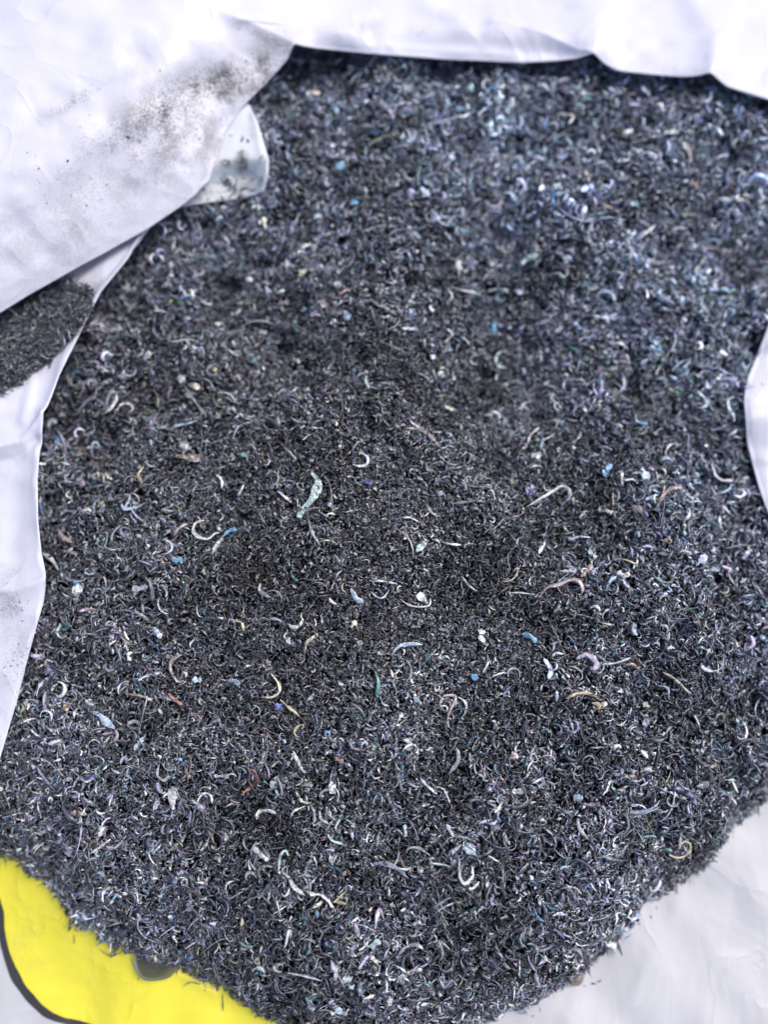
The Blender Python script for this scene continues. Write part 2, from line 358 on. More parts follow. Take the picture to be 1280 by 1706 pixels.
adopt(link_mesh('printed_outline', on_body(K[..., 0], K[..., 1], 0.0010).reshape(-1, 3), grid_faces(7, 160), M_BLACK, extra={'dirt': np.zeros(7*160)}))

# ------------------------------------------------------------------ shavings
PAL = [  # weight, rgb, spread
    (0.36, (0.050, 0.051, 0.066)), (0.27, (0.12, 0.122, 0.152)), (0.18, (0.25, 0.255, 0.31)), (0.09, (0.44, 0.46, 0.54)), (0.025, (0.68, 0.71, 0.78)),
    (0.030, (0.05, 0.10, 0.12)), (0.014, (0.11, 0.09, 0.16)), (0.014, (0.17, 0.14, 0.12)), (0.005, (0.34, 0.28, 0.20)), (0.010, (0.10, 0.17, 0.30)),
    (0.008, (0.15, 0.24, 0.24)), (0.006, (0.06, 0.10, 0.05))]
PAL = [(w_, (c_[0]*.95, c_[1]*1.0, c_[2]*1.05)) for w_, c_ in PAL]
PW = np.array([p[0] for p in PAL]); PW /= PW.sum(); PC = np.array([p[1] for p in PAL])
def tints(n):
    c = PC[rng.choice(len(PAL), n, p=PW)]
    return np.minimum(c*rng.lognormal(0, 0.35, (n, 1))*(1+rng.normal(0, 0.06, (n, 3))).clip(0.7, 1.3), .6)

def normals(x, y, e=0.002):
    gx = (H(x+e, y)-H(x-e, y))/(2*e); gy = (H(x, y+e)-H(x, y-e))/(2*e)
    n = np.stack([-gx, -gy, np.ones_like(gx)], -1); return n/np.linalg.norm(n, axis=-1)[..., None]

SECT = np.array([(-1, 0), (0, 1), (1, 0)], float)
def batch(pos, nrm, length, turn, width, K, tilt=0.35, taper=0.6, thick=0.3, wob=0.15, rollsd=0.9):
    """n curved, tapered, closed slivers; returns verts (n*(K+1)*3,3), faces"""
    n = len(pos); s = np.linspace(0, 1, K+1)[None]
    k2 = rng.normal(0, 0.5, (n, 1))
    phi = turn[:, None]*(s-0.5) + k2*turn[:, None]*(s*s-s)
    dl = (length/K)[:, None]
    cx = np.cumsum(np.cos(phi), 1)*dl; cy = np.cumsum(np.sin(phi), 1)*dl
    cz = (rng.normal(0, 0.22, (n, 1))*(s-0.5) + wob*rng.normal(0, 1, (n, 1))*np.sin(s*pi*2+rng.random((n, 1))*6)*0.3)*length[:, None]
    C = np.stack([cx, cy, cz], -1); C -= C.mean(1, keepdims=True)
    Tn = np.gradient(C, axis=1); Tn /= np.linalg.norm(Tn, axis=-1, keepdims=True)+1e-12
    Z = np.zeros_like(Tn); Z[..., 2] = 1
    A = np.cross(Z, Tn); A /= np.linalg.norm(A, axis=-1, keepdims=True)+1e-9      # in the curl's plane
    B = np.cross(Tn, A)
    ro = rng.normal(0, rollsd, (n, 1)) + rng.normal(0, 0.7, (n, 1))*(s-0.5)
    ro = ro[..., None]
    Wd = A*np.cos(ro)+B*np.sin(ro); Td = -A*np.sin(ro)+B*np.cos(ro)
    e0 = rng.random((n, 1))*taper; e1 = rng.random((n, 1))*taper
    wp = np.minimum(1, np.minimum((s+0.02)/(e0+0.03), (1.02-s)/(e1+0.03)))**0.7
    wp = wp*(1+0.25*rng.normal(0, 1, (n, K+1))).clip(0.4, 1.6)
    wv = width[:, None]*0.5*wp; tv = thick*width[:, None]*0.5*(0.4+0.6*wp)
    V = C[:, :, None]+Wd[:, :, None]*(wv[..., None]*SECT[:, 0])[..., None]+Td[:, :, None]*(tv[..., None]*SECT[:, 1])[..., None]
    # orient: tilt, yaw, then to the surface normal
    tx = rng.normal(0, tilt, n); yaw = rng.random(n)*2*pi
    ct, st = np.cos(tx)[:, None, None], np.sin(tx)[:, None, None]
    x, y, z = V[..., 0], V[..., 1], V[..., 2]; y, z = y*ct-z*st, y*st+z*ct
    a2 = rng.normal(0, tilt, n); c2, s2 = np.cos(a2)[:, None, None], np.sin(a2)[:, None, None]
    x, z = x*c2-z*s2, x*s2+z*c2
    cy_, sy_ = np.cos(yaw)[:, None, None], np.sin(yaw)[:, None, None]; x, y = x*cy_-y*sy_, x*sy_+y*cy_
    N = nrm; X = np.stack([N[:, 2], np.zeros(n), -N[:, 0]], -1); X /= np.linalg.norm(X, axis=1)[:, None]; Y = np.cross(N, X)
    Wv = pos[:, None, None]+x[..., None]*X[:, None, None]+y[..., None]*Y[:, None, None]+z[..., None]*N[:, None, None]
    m = 3; idx = np.arange(K)[:, None]*m; j = np.arange(m)[None]
    f = np.stack([idx+j, idx+(j+1) % m, idx+m+(j+1) % m, idx+m+j], -1).reshape(-1, 4)
    F = (np.arange(n)[:, None, None]*((K+1)*m)+f[None]).reshape(-1, 4)
    return Wv.reshape(-1, 3), F, (K+1)*m

def scatter(n, inside=0.0):
    x = rng.uniform(-0.30, 0.30, n); y = rng.uniform(-0.30, 0.36, n)
    ok = d_front(x, y) > inside+rng.normal(0, 0.0012, n)
    # skip what is far under the films
    px, py = topix(np.stack([x, y, H(x, y)], -1))
    ok &= (px > -70) & (px < 1350) & (py > -25) & (py < 1800)
    x, y = x[ok], y[ok]; r = np.hypot(x-APEX[0], y-APEX[1])
    return x, y, r

VS, FS, CS = [], [], []
base = 0
def grit_haze_tint(col, x, y):
    # the fine grit in the middle is blacker and browner, pale blue lens haze is painted into the tint towards the upper right
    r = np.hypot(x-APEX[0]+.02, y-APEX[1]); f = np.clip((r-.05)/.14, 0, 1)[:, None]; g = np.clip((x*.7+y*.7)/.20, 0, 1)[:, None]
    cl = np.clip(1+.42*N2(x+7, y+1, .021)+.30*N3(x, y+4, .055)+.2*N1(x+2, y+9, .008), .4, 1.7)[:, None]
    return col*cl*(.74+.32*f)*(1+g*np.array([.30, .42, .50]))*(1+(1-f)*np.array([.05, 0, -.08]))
def add(V, F, m, col):
    global base
    VS.append(V); FS.append(F+base); CS.append(np.repeat(col, m, axis=0)); base += len(V)

def kind(n, lf, wf, tf, K, up, depth, keep, **kw):
    x, y, r = scatter(n, kw.pop('inside', 0.0)); sc = 0.70+np.clip(r/0.19, 0, 1.15)*0.50
    sc = sc*(1+0.25*N2(x, y, 0.03))
    kp = rng.random(len(x)) < keep(sc); x, y, sc = x[kp], y[kp], sc[kp]; n = len(x)
    L = lf(n)*sc; W = wf(n)*np.sqrt(sc)*sc**0.3
    z = Hm(x, y)+up*sc-rng.random(n)**1.0*depth*sc
    V, F, m = batch(np.stack([x, y, z], -1), normals(x, y), L, tf(n), W, K, **kw)
    add(V, F, m, grit_haze_tint(tints(n), x, y))
ln = lambda mu, sd: (lambda n: mu*rng.lognormal(0, sd, n))
# fine chips, mid slivers, curls, fibres
kind(640000, ln(.0023, .4), ln(.00095, .35), lambda n: rng.normal(0, 1.6, n), 3, .0006, .0042, lambda s: np.clip(0.5/s**1.6, 0, 1), tilt=0.6)
kind(150000, ln(.0045, .35), ln(.00115, .35), lambda n: rng.normal(0, 2.4, n), 5, .0014, .0042, lambda s: np.clip(0.55/s, 0, 1), tilt=0.5)
kind(30000, ln(.0040, .4), ln(.0021, .4), lambda n: rng.normal(0, 1.3, n), 4, .0012, .0038, lambda s: np.clip(0.55*s, 0, 1), tilt=0.6, taper=1.0, thick=.12, inside=.001)
kind(19000, ln(.0075, .4), ln(.0012, .4), lambda n: rng.uniform(0.6, 5.0, n)*rng.choice([-1, 1], n), 10, .0022, .0035, lambda s: np.clip(0.5*s, 0, 1), tilt=0.4, inside=.002)
kind(3500, ln(.011, .35), ln(.00030, .3), lambda n: rng.normal(0, 2.0, n), 10, .0026, .002, lambda s: np.clip(0.8*s, 0, 1), tilt=0.25, inside=.004)
# crumbs that rolled off the heap onto the film in front
x = rng.uniform(-.28, .28, 9000); y = rng.uniform(-.30, .1, 9000); d = d_front(x, y)
k = (d < 0) & (rng.random(9000) < 0.5*(.85*np.exp(d/0.0035)+.05*np.exp(d/.02))); x, y = x[k], y[k]; n = len(x)
V, F, m = batch(np.stack([x, y, z_body(x, y)+.0006], -1), normals(x, y)*0+np.array([0, 0, 1.]), .0018*rng.lognormal(0, .4, n), rng.normal(0, 2, n), .0006*rng.lognormal(0, .3, n), 3, tilt=.2)
add(V, F, m, tints(n))
# dark packed body of the heap just beneath
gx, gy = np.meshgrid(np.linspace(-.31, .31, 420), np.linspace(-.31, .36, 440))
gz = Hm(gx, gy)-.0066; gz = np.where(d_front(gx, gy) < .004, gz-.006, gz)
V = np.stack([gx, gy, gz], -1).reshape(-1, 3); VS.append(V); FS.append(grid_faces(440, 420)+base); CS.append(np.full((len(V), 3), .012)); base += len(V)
heap = link_mesh('plastic_shavings', np.concatenate(VS), np.concatenate(FS), M_SHAV, col=np.concatenate(CS))
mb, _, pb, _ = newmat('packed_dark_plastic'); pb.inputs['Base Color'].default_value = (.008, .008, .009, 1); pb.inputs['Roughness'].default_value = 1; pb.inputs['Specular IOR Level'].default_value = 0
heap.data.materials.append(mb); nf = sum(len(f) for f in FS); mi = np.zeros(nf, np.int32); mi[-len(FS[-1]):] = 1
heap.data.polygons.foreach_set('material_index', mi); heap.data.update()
tag(heap, 'heap of dark grey plastic shavings, curls and crumbs filling the open sack', 'plastic shavings', kind='stuff')
print('heap verts', base)

# pocket of shavings caught in the fold at the far left
def in_poly(px, py, poly):
    ins = np.zeros(px.shape, bool)
    for (x0, y0), (x1, y1) in zip(poly, poly[1:]+poly[:1]):
        c_ = ((y0 > py) != (y1 > py)) & (px < (x1-x0)*(py-y0)/(y1-y0+1e-9)+x0); ins ^= c_
    return ins
POCK = [(-120,470),(20,440),(70,470),(112,474),(150,488),(146,512),(136,532),(122,556),(92,588),(60,614),(28,640),(0,662),(-120,740)]
tx_, ty_ = topix(T_LEFT); ok = in_poly(tx_+rng.normal(0, 3, tx_.shape), ty_+rng.normal(0, 3, tx_.shape), POCK)
src = T_LEFT[ok]; VS, FS, CS = [], [], []; base = 0
def on_src(n, up):
    p = src[rng.integers(0, len(src), n)]+np.stack([rng.normal(0, .0008, n), rng.normal(0, .0008, n), up+rng.random(n)*.0035], -1); return p
for n, l, w_, t_, K in ((9000, .0026, .0012, 1.6, 3), (3500, .005, .0010, 2.4, 5), (700, .009, .0011, 4.0, 10)):
    V, F, m = batch(on_src(n, .0004+.0003*K/3), np.tile([[0, 0, 1.]], (n, 1)), l*rng.lognormal(0, .35, n), rng.normal(0, t_, n), w_*rng.lognormal(0, .3, n), K, tilt=.45)
    add(V, F, m, tints(n)*.5)
o = link_mesh('plastic_shavings', np.concatenate(VS), np.concatenate(FS), M_SHAV, col=np.concatenate(CS))
tag(o, 'small patch of dark shavings caught in the fold of the left sack film under the dirty flap', 'plastic shavings', kind='stuff')

# black dust grains lying on the films
VS, FS, CS = [], [], []; base = 0
def dust(T, prob, n, mu):
    px, py = topix(T); w_ = prob(px, py).ravel(); w_ = w_*(np.abs(px.ravel()-640) < 720); w_ /= w_.sum()
    i = rng.choice(len(w_), n, p=w_); p = T.reshape(-1, 3)[i]+np.stack([rng.normal(0, .0005, n), rng.normal(0, .0005, n), np.full(n, .00025)], -1)
    V, F, m = batch(p, np.tile([[0, 0, 1.]], (n, 1)), mu*rng.lognormal(0, .5, n), rng.normal(0, 2, n), mu*.5*rng.lognormal(0, .4, n), 2, tilt=.25)
    add(V, F, m, np.tile([[.05, .045, .05]], (n, 1))*rng.lognormal(0, .4, (n, 1)))
dust(T_RIM, lambda a, b: blob(a, b, 375, 140, 90, 36, -18)**1.5*(0.3+np.clip(N1(a, b, 22.)+.3, 0, 1))+.7*blob(a, b, 240, 215, 60, 42, -10)*(np.clip(N2(a, b, 14.), 0, 1))
     +.25*blob(a, b, 330, 180, 60, 50), 2300, .00042)
dust(T_RIM, lambda a, b: .6*blob(a, b, 170, 280, 100, 60, -20)+.25*blob(a, b, 420, 60, 60, 14, 25)+.5*blob(a, b, 608, 42, 22, 6, -15)+.5*blob(a, b, 690, 55, 30, 6)+.2*blob(a, b, 100, 430, 80, 50), 220, .00065)
dust(T_LEFT, lambda a, b: blob(a, b, 22, 1010, 20, 14, -20)+.4*blob(a, b, 12, 970, 14, 6)+.3*blob(a, b, 35, 1110, 20, 30)+.6*blob(a, b, 130, 478, 40, 10, 10), 130, .0008)
dust(T_RIM, lambda a, b: blob(a, b, 375, 140, 100, 40, -18)+.4*blob(a, b, 400, 250, 60, 60)+.15*blob(a, b, 150, 300, 150, 100), 60, .0014)
dust(T_RIM, lambda a, b: 1.0*((b > 25) & (a > 480)), 60, .0006)
o = link_mesh('black_dust', np.concatenate(VS), np.concatenate(FS), M_SHAV, col=np.concatenate(CS))
tag(o, 'fine black dust grains clinging to the white film, thickest below the upper left fold', 'dust', kind='stuff')

# ------------------------------------------------------------------ individual pieces one can point at
RGB = {'white': (.55,.56,.60), 'pale grey': (.42,.43,.47), 'grey': (.22,.22,.25), 'dark grey': (.10,.10,.115), 'pale blue': (.38,.50,.66), 'bright blue': (.10,.36,.62),
       'dark blue': (.05,.07,.30), 'pale teal': (.36,.52,.53), 'teal': (.07,.22,.24), 'lilac': (.36,.31,.44), 'cream': (.56,.50,.39), 'tan': (.36,.29,.17),
       'peach': (.44,.29,.23), 'orange': (.38,.15,.10), 'yellow': (.55,.47,.22), 'greenish': (.22,.27,.16), 'brown': (.15,.10,.075), 'pinkish grey': (.36,.27,.28)}
USED = []
GROUP = {'curl': 'curled shavings lying loose on the heap', 'strip': 'straight slivers lying loose on the heap', 'flake': 'flat flakes lying loose on the heap', 'fibre': 'thin fibres lying loose on the heap'}
CAT = {'curl': 'plastic curl', 'strip': 'plastic sliver', 'flake': 'plastic flake', 'fibre': 'plastic fibre'}
def where(px, py):
    if px < 330 and py > 1330: return 'at lower left above the yellow print'
    if px > 900 and py > 1330: return 'on the lower right slope of the heap'
    if py > 1400: return 'on the bottom slope of the heap'
    if px < 230 and py < 1150: return 'beside the left sack film'
    if px > 1130 and 450 < py < 950: return 'beside the right sack film'
    if py < 230: return 'close under the top rim of the sack'
    if px < 480 and py < 480: return 'just below the dirty folded flap'
    h = 'left' if px < 430 else ('right' if px > 860 else 'middle')
    v_ = 'upper' if py < 560 else ('lower' if py > 1120 else 'central')
    return f'on the {v_} {h} of the heap'
PIECES = []
def tube_piece(kindn, colour, P, wid, seed, thick=.35, prof=None):
    """P (n,3) centre line in the place; flattened, tapered closed sliver"""
    r_ = np.random.default_rng(seed); n = len(P)
    T = np.gradient(P, axis=0); T /= np.linalg.norm(T, axis=1)[:, None]+1e-9
    Nn = normals(P[:, 0], P[:, 1]); A = np.cross(Nn, T); A /= np.linalg.norm(A, axis=1)[:, None]+1e-9; B = np.cross(T, A)
    ro = (r_.normal(0, .35)+r_.normal(0, .5)*np.linspace(-.5, .5, n))[:, None]
    Wd = A*np.cos(ro)+B*np.sin(ro); Td = -A*np.sin(ro)+B*np.cos(ro)
    s = np.linspace(0, 1, n)
    wp = prof(s) if prof is not None else np.minimum(1, np.minimum((s+.03)/.28, (1.03-s)/.22))**.7
    flat = kindn == 'flake'
    jag = 1+(.34 if flat else .24)*np.interp(s, np.linspace(0, 1, 6 if flat else 9), r_.normal(0, 1, 6 if flat else 9))
    wv = wid*.5*wp*jag; tv = thick*wid*.5*(.35+.65*wp)
    sec = np.array([(-1, 0), (-.55, .75), (0, .95), (.55, .75), (1, 0), (0, -.35)])
    V = P[:, None]+Wd[:, None]*(wv[:, None]*sec[:, 0])[..., None]+Td[:, None]*(tv[:, None]*sec[:, 1])[..., None]
    m = len(sec); i = np.arange(n-1)[:, None]*m; j = np.arange(m)[None]
    F = np.stack([i+j, i+(j+1) % m, i+m+(j+1) % m, i+m+j], -1).reshape(-1, 4)
    cap = lambda k: [[k, k+1, k+2, k+3], [k, k+3, k+4, k+5]]
    F = np.concatenate([F, cap(0), cap((n-1)*m)])
    V = V+r_.normal(0, 1, V.shape)*(wid*(.035 if flat else .04))
    V = V.reshape(-1, 3)
    col = (0.72*np.array(RGB[colour])+0.28*np.mean(RGB[colour]))*0.8*(1+.3*np.interp(s, np.linspace(0, 1, 7), r_.normal(0, 1, 7)))[:, None].clip(.4, 1.6)
    org = P.mean(0); o = link_mesh('plastic_'+kindn, V-org, F, M_SHAV, smooth=not flat, col=np.repeat(col, m, axis=0)*r_.lognormal(0, .16, (n*m, 1))); o.location = org
    return o
def piece(ox, oy, pts, wpx, colour, kindn, label=None, sc=3.2, lift=None):
    q = np.array([(ox+a/sc, oy+b/sc) for a, b in pts], float)
    if len(q) == 1: q = np.array([q[0]+(-.35*wpx/sc, .2*wpx/sc), q[0]+(.35*wpx/sc, -.2*wpx/sc)])
    c_ = catmull(q, max(8, 6*len(q))); seed = int(q[0, 0]*7+q[0, 1]*13)
    P = at_heap(c_[:, 0], c_[:, 1]); r_ = np.random.default_rng(seed)
    wid = wpx/sc*MPX*1.1
    k_ = np.ones(7)/7; zs = np.convolve(np.pad(P[:, 2], 3, mode='edge'), k_, 'valid')
    P[:, 2] = zs
    n = len(P); lf = (lift if lift is not None else .0008+wid*.15)*np.ones(n)
    lf += .0009*np.sin(np.linspace(0, pi, n)) if kindn in ('curl', 'fibre') else 0
    # move towards the eye rather than straight up, so the piece keeps its place
    P = P+(CAM-P)/np.linalg.norm(CAM-P, axis=1)[:, None]*lf[:, None]
    prof = None
    if kindn == 'flake': prof = lambda s: (np.sin(pi*(.06+.88*s))**.5)
    if kindn == 'fibre': prof = lambda s: .6+.4*np.sin(pi*s)
    o = tube_piece(kindn, colour, P, wid, seed, thick=.15 if kindn == 'flake' else .3, prof=prof)
    L = np.linalg.norm(np.diff(P, axis=0), axis=1).sum(); cx_, cy_ = q.mean(0)
    turn = np.degrees(np.abs(np.diff(np.unwrap(np.arctan2(*np.diff(c_, axis=0).T[::-1]))).sum()))
    PIECES.append((o, kindn, colour, L, turn, cx_, cy_, label)); USED.append((cx_, cy_))
    return o

A_ = (50, 700); B_ = (850, 700); C_ = (50, 1050); D_ = (400, 1050); E_ = (800, 1000); F_ = (400, 1300); G_ = (500, 300); H_ = (200, 300); I_ = (880, 100); Z_ = (450, 700); J_ = (480, 80)
DATA = [
 (Z_, [(225,285),(250,310),(255,350),(235,400),(205,445),(175,480),(152,520)], 36, 'pale teal', 'flake', 'long pale blue-green leaf-shaped flake, the largest on the middle of the heap'),
 (Z_, [(490,175),(520,200),(515,235),(480,245),(440,235)], 16, 'white', 'curl', 'bright white hook-shaped curl right of the pale blue-green leaf-shaped flake'),
 (Z_, [(745,0),(790,40),(840,75),(880,112)], 22, 'pinkish grey', 'strip', 'pinkish bent strip lying above the centre of the heap'),
 (Z_, [(430,895),(455,945),(495,975)], 30, 'pale blue', 'curl', 'pale blue tadpole-shaped piece with a broad head and thin tail'),
 (Z_, [(530,855),(600,858),(680,875)], 14, 'white', 'strip', 'white straight sliver just above the thin blue arc'),
 (Z_, [(535,910),(570,942),(605,945),(635,905)], 9, 'pale blue', 'curl', 'thin blue arc open upward at the middle of the heap'),
 (Z_, [(695,955),(740,985),(800,995),(850,985),(855,950)], 9, 'pale grey', 'curl', 'thin looped thread curling round a small white flake'),
 (Z_, [(790,925),(840,975)], 40, 'white', 'flake', 'small white flake inside the thin looped thread'),
 (Z_, [(1110,1120),(1145,1132)], 22, 'white', 'flake', None), (Z_, [(1115,1145),(1145,1185)], 26, 'pale teal', 'flake', None),
 (Z_, [(205,530),(225,600),(265,665)], 15, 'grey', 'curl', None), (Z_, [(650,560),(730,620),(760,680),(765,740)], 10, 'grey', 'curl', None),
 (Z_, [(965,447),(1095,430)], 14, 'grey', 'strip', None), (Z_, [(705,520),(750,520),(800,545)], 9, 'pale grey', 'curl', None),
 (Z_, [(1020,830),(1060,880),(1110,915)], 12, 'grey', 'curl', None), (Z_, [(655,1235),(710,1195),(800,1190)], 17, 'pale blue', 'curl', None),
 (Z_, [(185,1240),(195,1180),(240,1150)], 14, 'cream', 'curl', None), (Z_, [(1160,598),(1210,565),(1250,520)], 10, 'pale grey', 'strip', None),
 (Z_, [(835,450),(860,490),(890,510)], 14, 'grey', 'strip', None), (Z_, [(45,115),(95,160),(140,210)], 13, 'grey', 'curl', None),
 (Z_, [(80,320),(130,330),(160,370),(185,370)], 12, 'grey', 'curl', None), (Z_, [(405,490),(470,478)], 11, 'pale grey', 'strip', None),
 (Z_, [(45,380),(80,410),(115,440)], 14, 'white', 'strip', None), (Z_, [(430,1105),(460,1070)], 28, 'cream', 'flake', None),
 (Z_, [(290,300),(320,350),(335,490)], 9, 'grey', 'curl', None), (Z_, [(900,580),(880,590)], 18, 'white', 'flake', None), (Z_, [(500,320),(545,340)], 32, 'dark blue', 'flake', None),
 (Z_, [(905,380),(915,400)], 34, 'lilac', 'flake', None), (Z_, [(780,700),(830,650)], 30, 'pale teal', 'flake', None), (Z_, [(920,650),(960,660),(1020,665)], 12, 'pale grey', 'curl', None),
 (A_, [(930,535),(885,548),(870,590),(900,622),(950,632),(985,605),(1015,600)], 26, 'white', 'curl', 'thick white S-shaped curl beside the small blue strip on the left of the heap'),
 (A_, [(1030,620),(1060,592),(1105,582)], 20, 'bright blue', 'strip', 'small bright blue strip touching the thick white S-shaped curl'),
 (A_, [(765,620),(790,580),(840,550)], 18, 'pinkish grey', 'curl', None), (A_, [(760,750),(815,745)], 52, 'bright blue', 'flake', 'crumpled light blue flake below the thick white S-shaped curl'),
 (A_, [(605,250),(575,290),(592,330),(595,365)], 22, 'yellow', 'curl', 'dull yellow zigzag curl on the left of the heap'),
 (A_, [(400,285),(435,315)], 22, 'cream', 'flake', None), (A_, [(150,580),(168,622),(222,648)], 28, 'pinkish grey', 'curl', None), (A_, [(225,915),(280,895)], 44, 'white', 'flake', 'squarish white chip beside the left sack film'),
 (A_, [(280,1005),(350,1010)], 22, 'peach', 'flake', None), (A_, [(640,840),(650,900),(655,960)], 24, 'grey', 'strip', None), (A_, [(545,905),(625,888)], 34, 'pale grey', 'flake', None),
 (A_, [(740,45),(830,20),(890,5)], 12, 'pale blue', 'strip', None), (A_, [(805,125),(855,150)], 42, 'white', 'flake', None), (A_, [(675,365),(687,412)], 24, 'white', 'flake', None),
 (A_, [(350,205),(460,200)], 14, 'brown', 'strip', None), (A_, [(655,1110),(700,1160)], 36, 'pale blue', 'flake', None), (A_, [(1090,1110),(1095,1070),(1130,1080),(1140,1125)], 14, 'tan', 'curl', None),
 (A_, [(165,705),(210,698),(250,725)], 20, 'lilac', 'curl', None), (A_, [(790,195),(910,205)], 40, 'brown', 'flake', None), (A_, [(55,705),(115,742),(152,800)], 20, 'pale grey', 'curl', None),
 (A_, [(120,240),(165,225),(215,240)], 22, 'pale grey', 'curl', None), (A_, [(485,435),(500,470),(555,470),(600,450)], 16, 'pale blue', 'curl', None), (A_, [(1130,175),(1155,195)], 34, 'teal', 'flake', None),
 (A_, [(1110,405),(1140,345)], 13, 'white', 'strip', None), (A_, [(970,715),(1000,660),(1030,625)], 22, 'pale grey', 'strip', None), (A_, [(1230,870),(1225,910),(1280,945)], 15, 'pale grey', 'curl', None),
 (A_, [(370,740),(400,790),(460,825)], 14, 'grey', 'curl', None), (A_, [(500,1010),(590,1035),(640,1080)], 13, 'grey', 'curl', None), (A_, [(245,150),(300,152)], 22, 'brown', 'flake', None),
 (A_, [(330,120),(380,150)], 40, 'pale blue', 'flake', None), (A_, [(250,310),(290,345)], 50, 'lilac', 'flake', None),
 (B_, [(90,462),(150,425),(220,385),(270,355),(310,365),(317,410),(275,448)], 18, 'pale grey', 'curl', 'large pale cane-shaped curl on the right of the heap'),
 (B_, [(540,235),(515,270),(512,305)], 34, 'bright blue', 'flake', 'bright blue wedge-shaped flake on the right of the heap'),
 (B_, [(597,270),(597,345)], 17, 'white', 'strip', 'short white stick beside the bright blue wedge-shaped flake'), (B_, [(705,290),(745,310)], 46, 'pale blue', 'flake', 'square pale blue flake right of the short white stick'),
 (B_, [(650,285),(690,280),(715,300)], 15, 'pale teal', 'curl', None), (B_, [(785,440),(820,400),(860,365),(920,362)], 22, 'peach', 'curl', 'peach-brown arched strip on the right of the heap'),
 (B_, [(610,322),(655,315),(682,338)], 14, 'pale teal', 'curl', None), (B_, [(670,3),(735,22)], 26, 'bright blue', 'strip', 'thin bright blue sliver above the bright blue wedge-shaped flake'),
 (B_, [(155,945),(200,890),(260,875),(320,850),(370,860),(388,900),(380,925)], 20, 'pinkish grey', 'curl', 'long wavy grey curl with hooked end below the cane-shaped curl'),
 (B_, [(380,832),(442,772)], 30, 'peach', 'strip', None), (B_, [(550,740),(620,745),(685,772)], 14, 'tan', 'curl', None), (B_, [(253,1008),(270,962)], 18, 'pale teal', 'strip', None),
 (B_, [(153,712),(187,652)], 20, 'pale blue', 'strip', None), (B_, [(85,395),(130,350)], 56, 'dark blue', 'flake', 'crumpled dark blue flake left of the cane-shaped curl'), (B_, [(420,690),(460,735)], 30, 'pale teal', 'flake', None),
 (B_, [(60,1140),(110,1152),(142,1185)], 26, 'bright blue', 'curl', None), (B_, [(650,458),(690,480),(735,512)], 26, 'pinkish grey', 'flake', None), (B_, [(505,470),(530,490),(575,490)], 14, 'white', 'curl', None),
 (B_, [(1070,800),(1120,775)], 56, 'pale blue', 'flake', None), (B_, [(1120,772),(1172,795),(1170,830),(1210,885)], 17, 'lilac', 'curl', None),
 (B_, [(1075,212),(1088,270),(1118,315),(1190,322),(1245,332)], 17, 'pale grey', 'curl', None), (B_, [(550,390),(552,457)], 12, 'peach', 'strip', None), (B_, [(1070,345),(1090,385),(1115,420)], 14, 'pale grey', 'curl', None),
 (B_, [(1275,695),(1240,742)], 22, 'pale blue', 'strip', None), (B_, [(800,1092),(840,1105),(842,1180)], 16, 'pale grey', 'curl', None), (B_, [(600,842),(637,812)], 20, 'cream', 'flake', None),
 (B_, [(115,185),(165,190)], 42, 'pale teal', 'flake', None), (B_, [(330,120),(365,95),(380,55)], 14, 'pale grey', 'curl', None), (B_, [(95,125),(110,80),(155,40)], 13, 'pale grey', 'curl', None),
 (B_, [(320,640),(370,620),(430,625)], 16, 'pale blue', 'curl', None), (B_, [(1020,720),(1045,760)], 46, 'pale blue', 'flake', None), (B_, [(300,810),(345,790)], 44, 'lilac', 'flake', None), (B_, [(0,920),(60,920),(130,928)], 9, 'pale grey', 'fibre', None),
 (B_, [(240,60),(255,0)], 12, 'grey', 'strip', None), (B_, [(140,105),(190,100),(235,75)], 12, 'pale grey', 'curl', None), (B_, [(370,520),(410,480)], 14, 'lilac', 'strip', None),
 (C_, [(735,335),(770,368),(812,395)], 22, 'orange', 'strip', 'orange-red sliver on the lower left of the heap'), (C_, [(525,340),(590,350),(655,376)], 13, 'cream', 'curl', None),
 (C_, [(325,435),(370,450),(410,490),(450,522)], 32, 'pale blue', 'flake', 'pale blue leaf-shaped flake on the lower left of the heap'), (C_, [(450,525),(465,560),(438,598)], 20, 'lilac', 'curl', None),
 (C_, [(765,830),(760,900),(765,985)], 46, 'white', 'flake', 'large bright white leaf-shaped flake on the lower left of the heap'), (C_, [(1150,725),(1200,765),(1195,815),(1125,875)], 30, 'orange', 'curl', 'dull orange hooked curl near the bottom of the heap'),
 (C_, [(690,712),(678,768),(712,800),(745,772)], 15, 'pale grey', 'curl', None), (C_, [(515,505),(555,485),(588,500)], 20, 'pale grey', 'curl', None), (C_, [(188,388),(196,428)], 20, 'peach', 'flake', None),
 (C_, [(215,970),(300,978)], 22, 'peach', 'flake', None), (C_, [(255,1020),(275,1000)], 34, 'pale blue', 'flake', None), (C_, [(320,1190),(380,1150),(430,1112)], 17, 'pale grey', 'strip', None),
 (C_, [(390,1165),(450,1160),(500,1110)], 14, 'grey', 'curl', None), (C_, [(810,128),(758,160),(750,210),(785,270),(820,268)], 20, 'pinkish grey', 'curl', None), (C_, [(268,788),(295,808),(330,795)], 18, 'white', 'curl', None),
 (C_, [(310,790),(345,782)], 26, 'dark blue', 'flake', None), (C_, [(1185,1150),(1230,1195),(1268,1228)], 30, 'white', 'strip', 'thick white spindle-shaped sliver on the bottom slope of the heap'), (C_, [(825,735),(850,790)], 24, 'tan', 'curl', None),
 (C_, [(625,350),(600,450),(580,560)], 9, 'pale grey', 'fibre', None), (C_, [(185,695),(178,640),(225,602)], 16, 'pale grey', 'curl', None), (C_, [(250,505),(300,530)], 30, 'pale grey', 'flake', None), (C_, [(45,1085),(85,1070)], 32, 'white', 'flake', None),
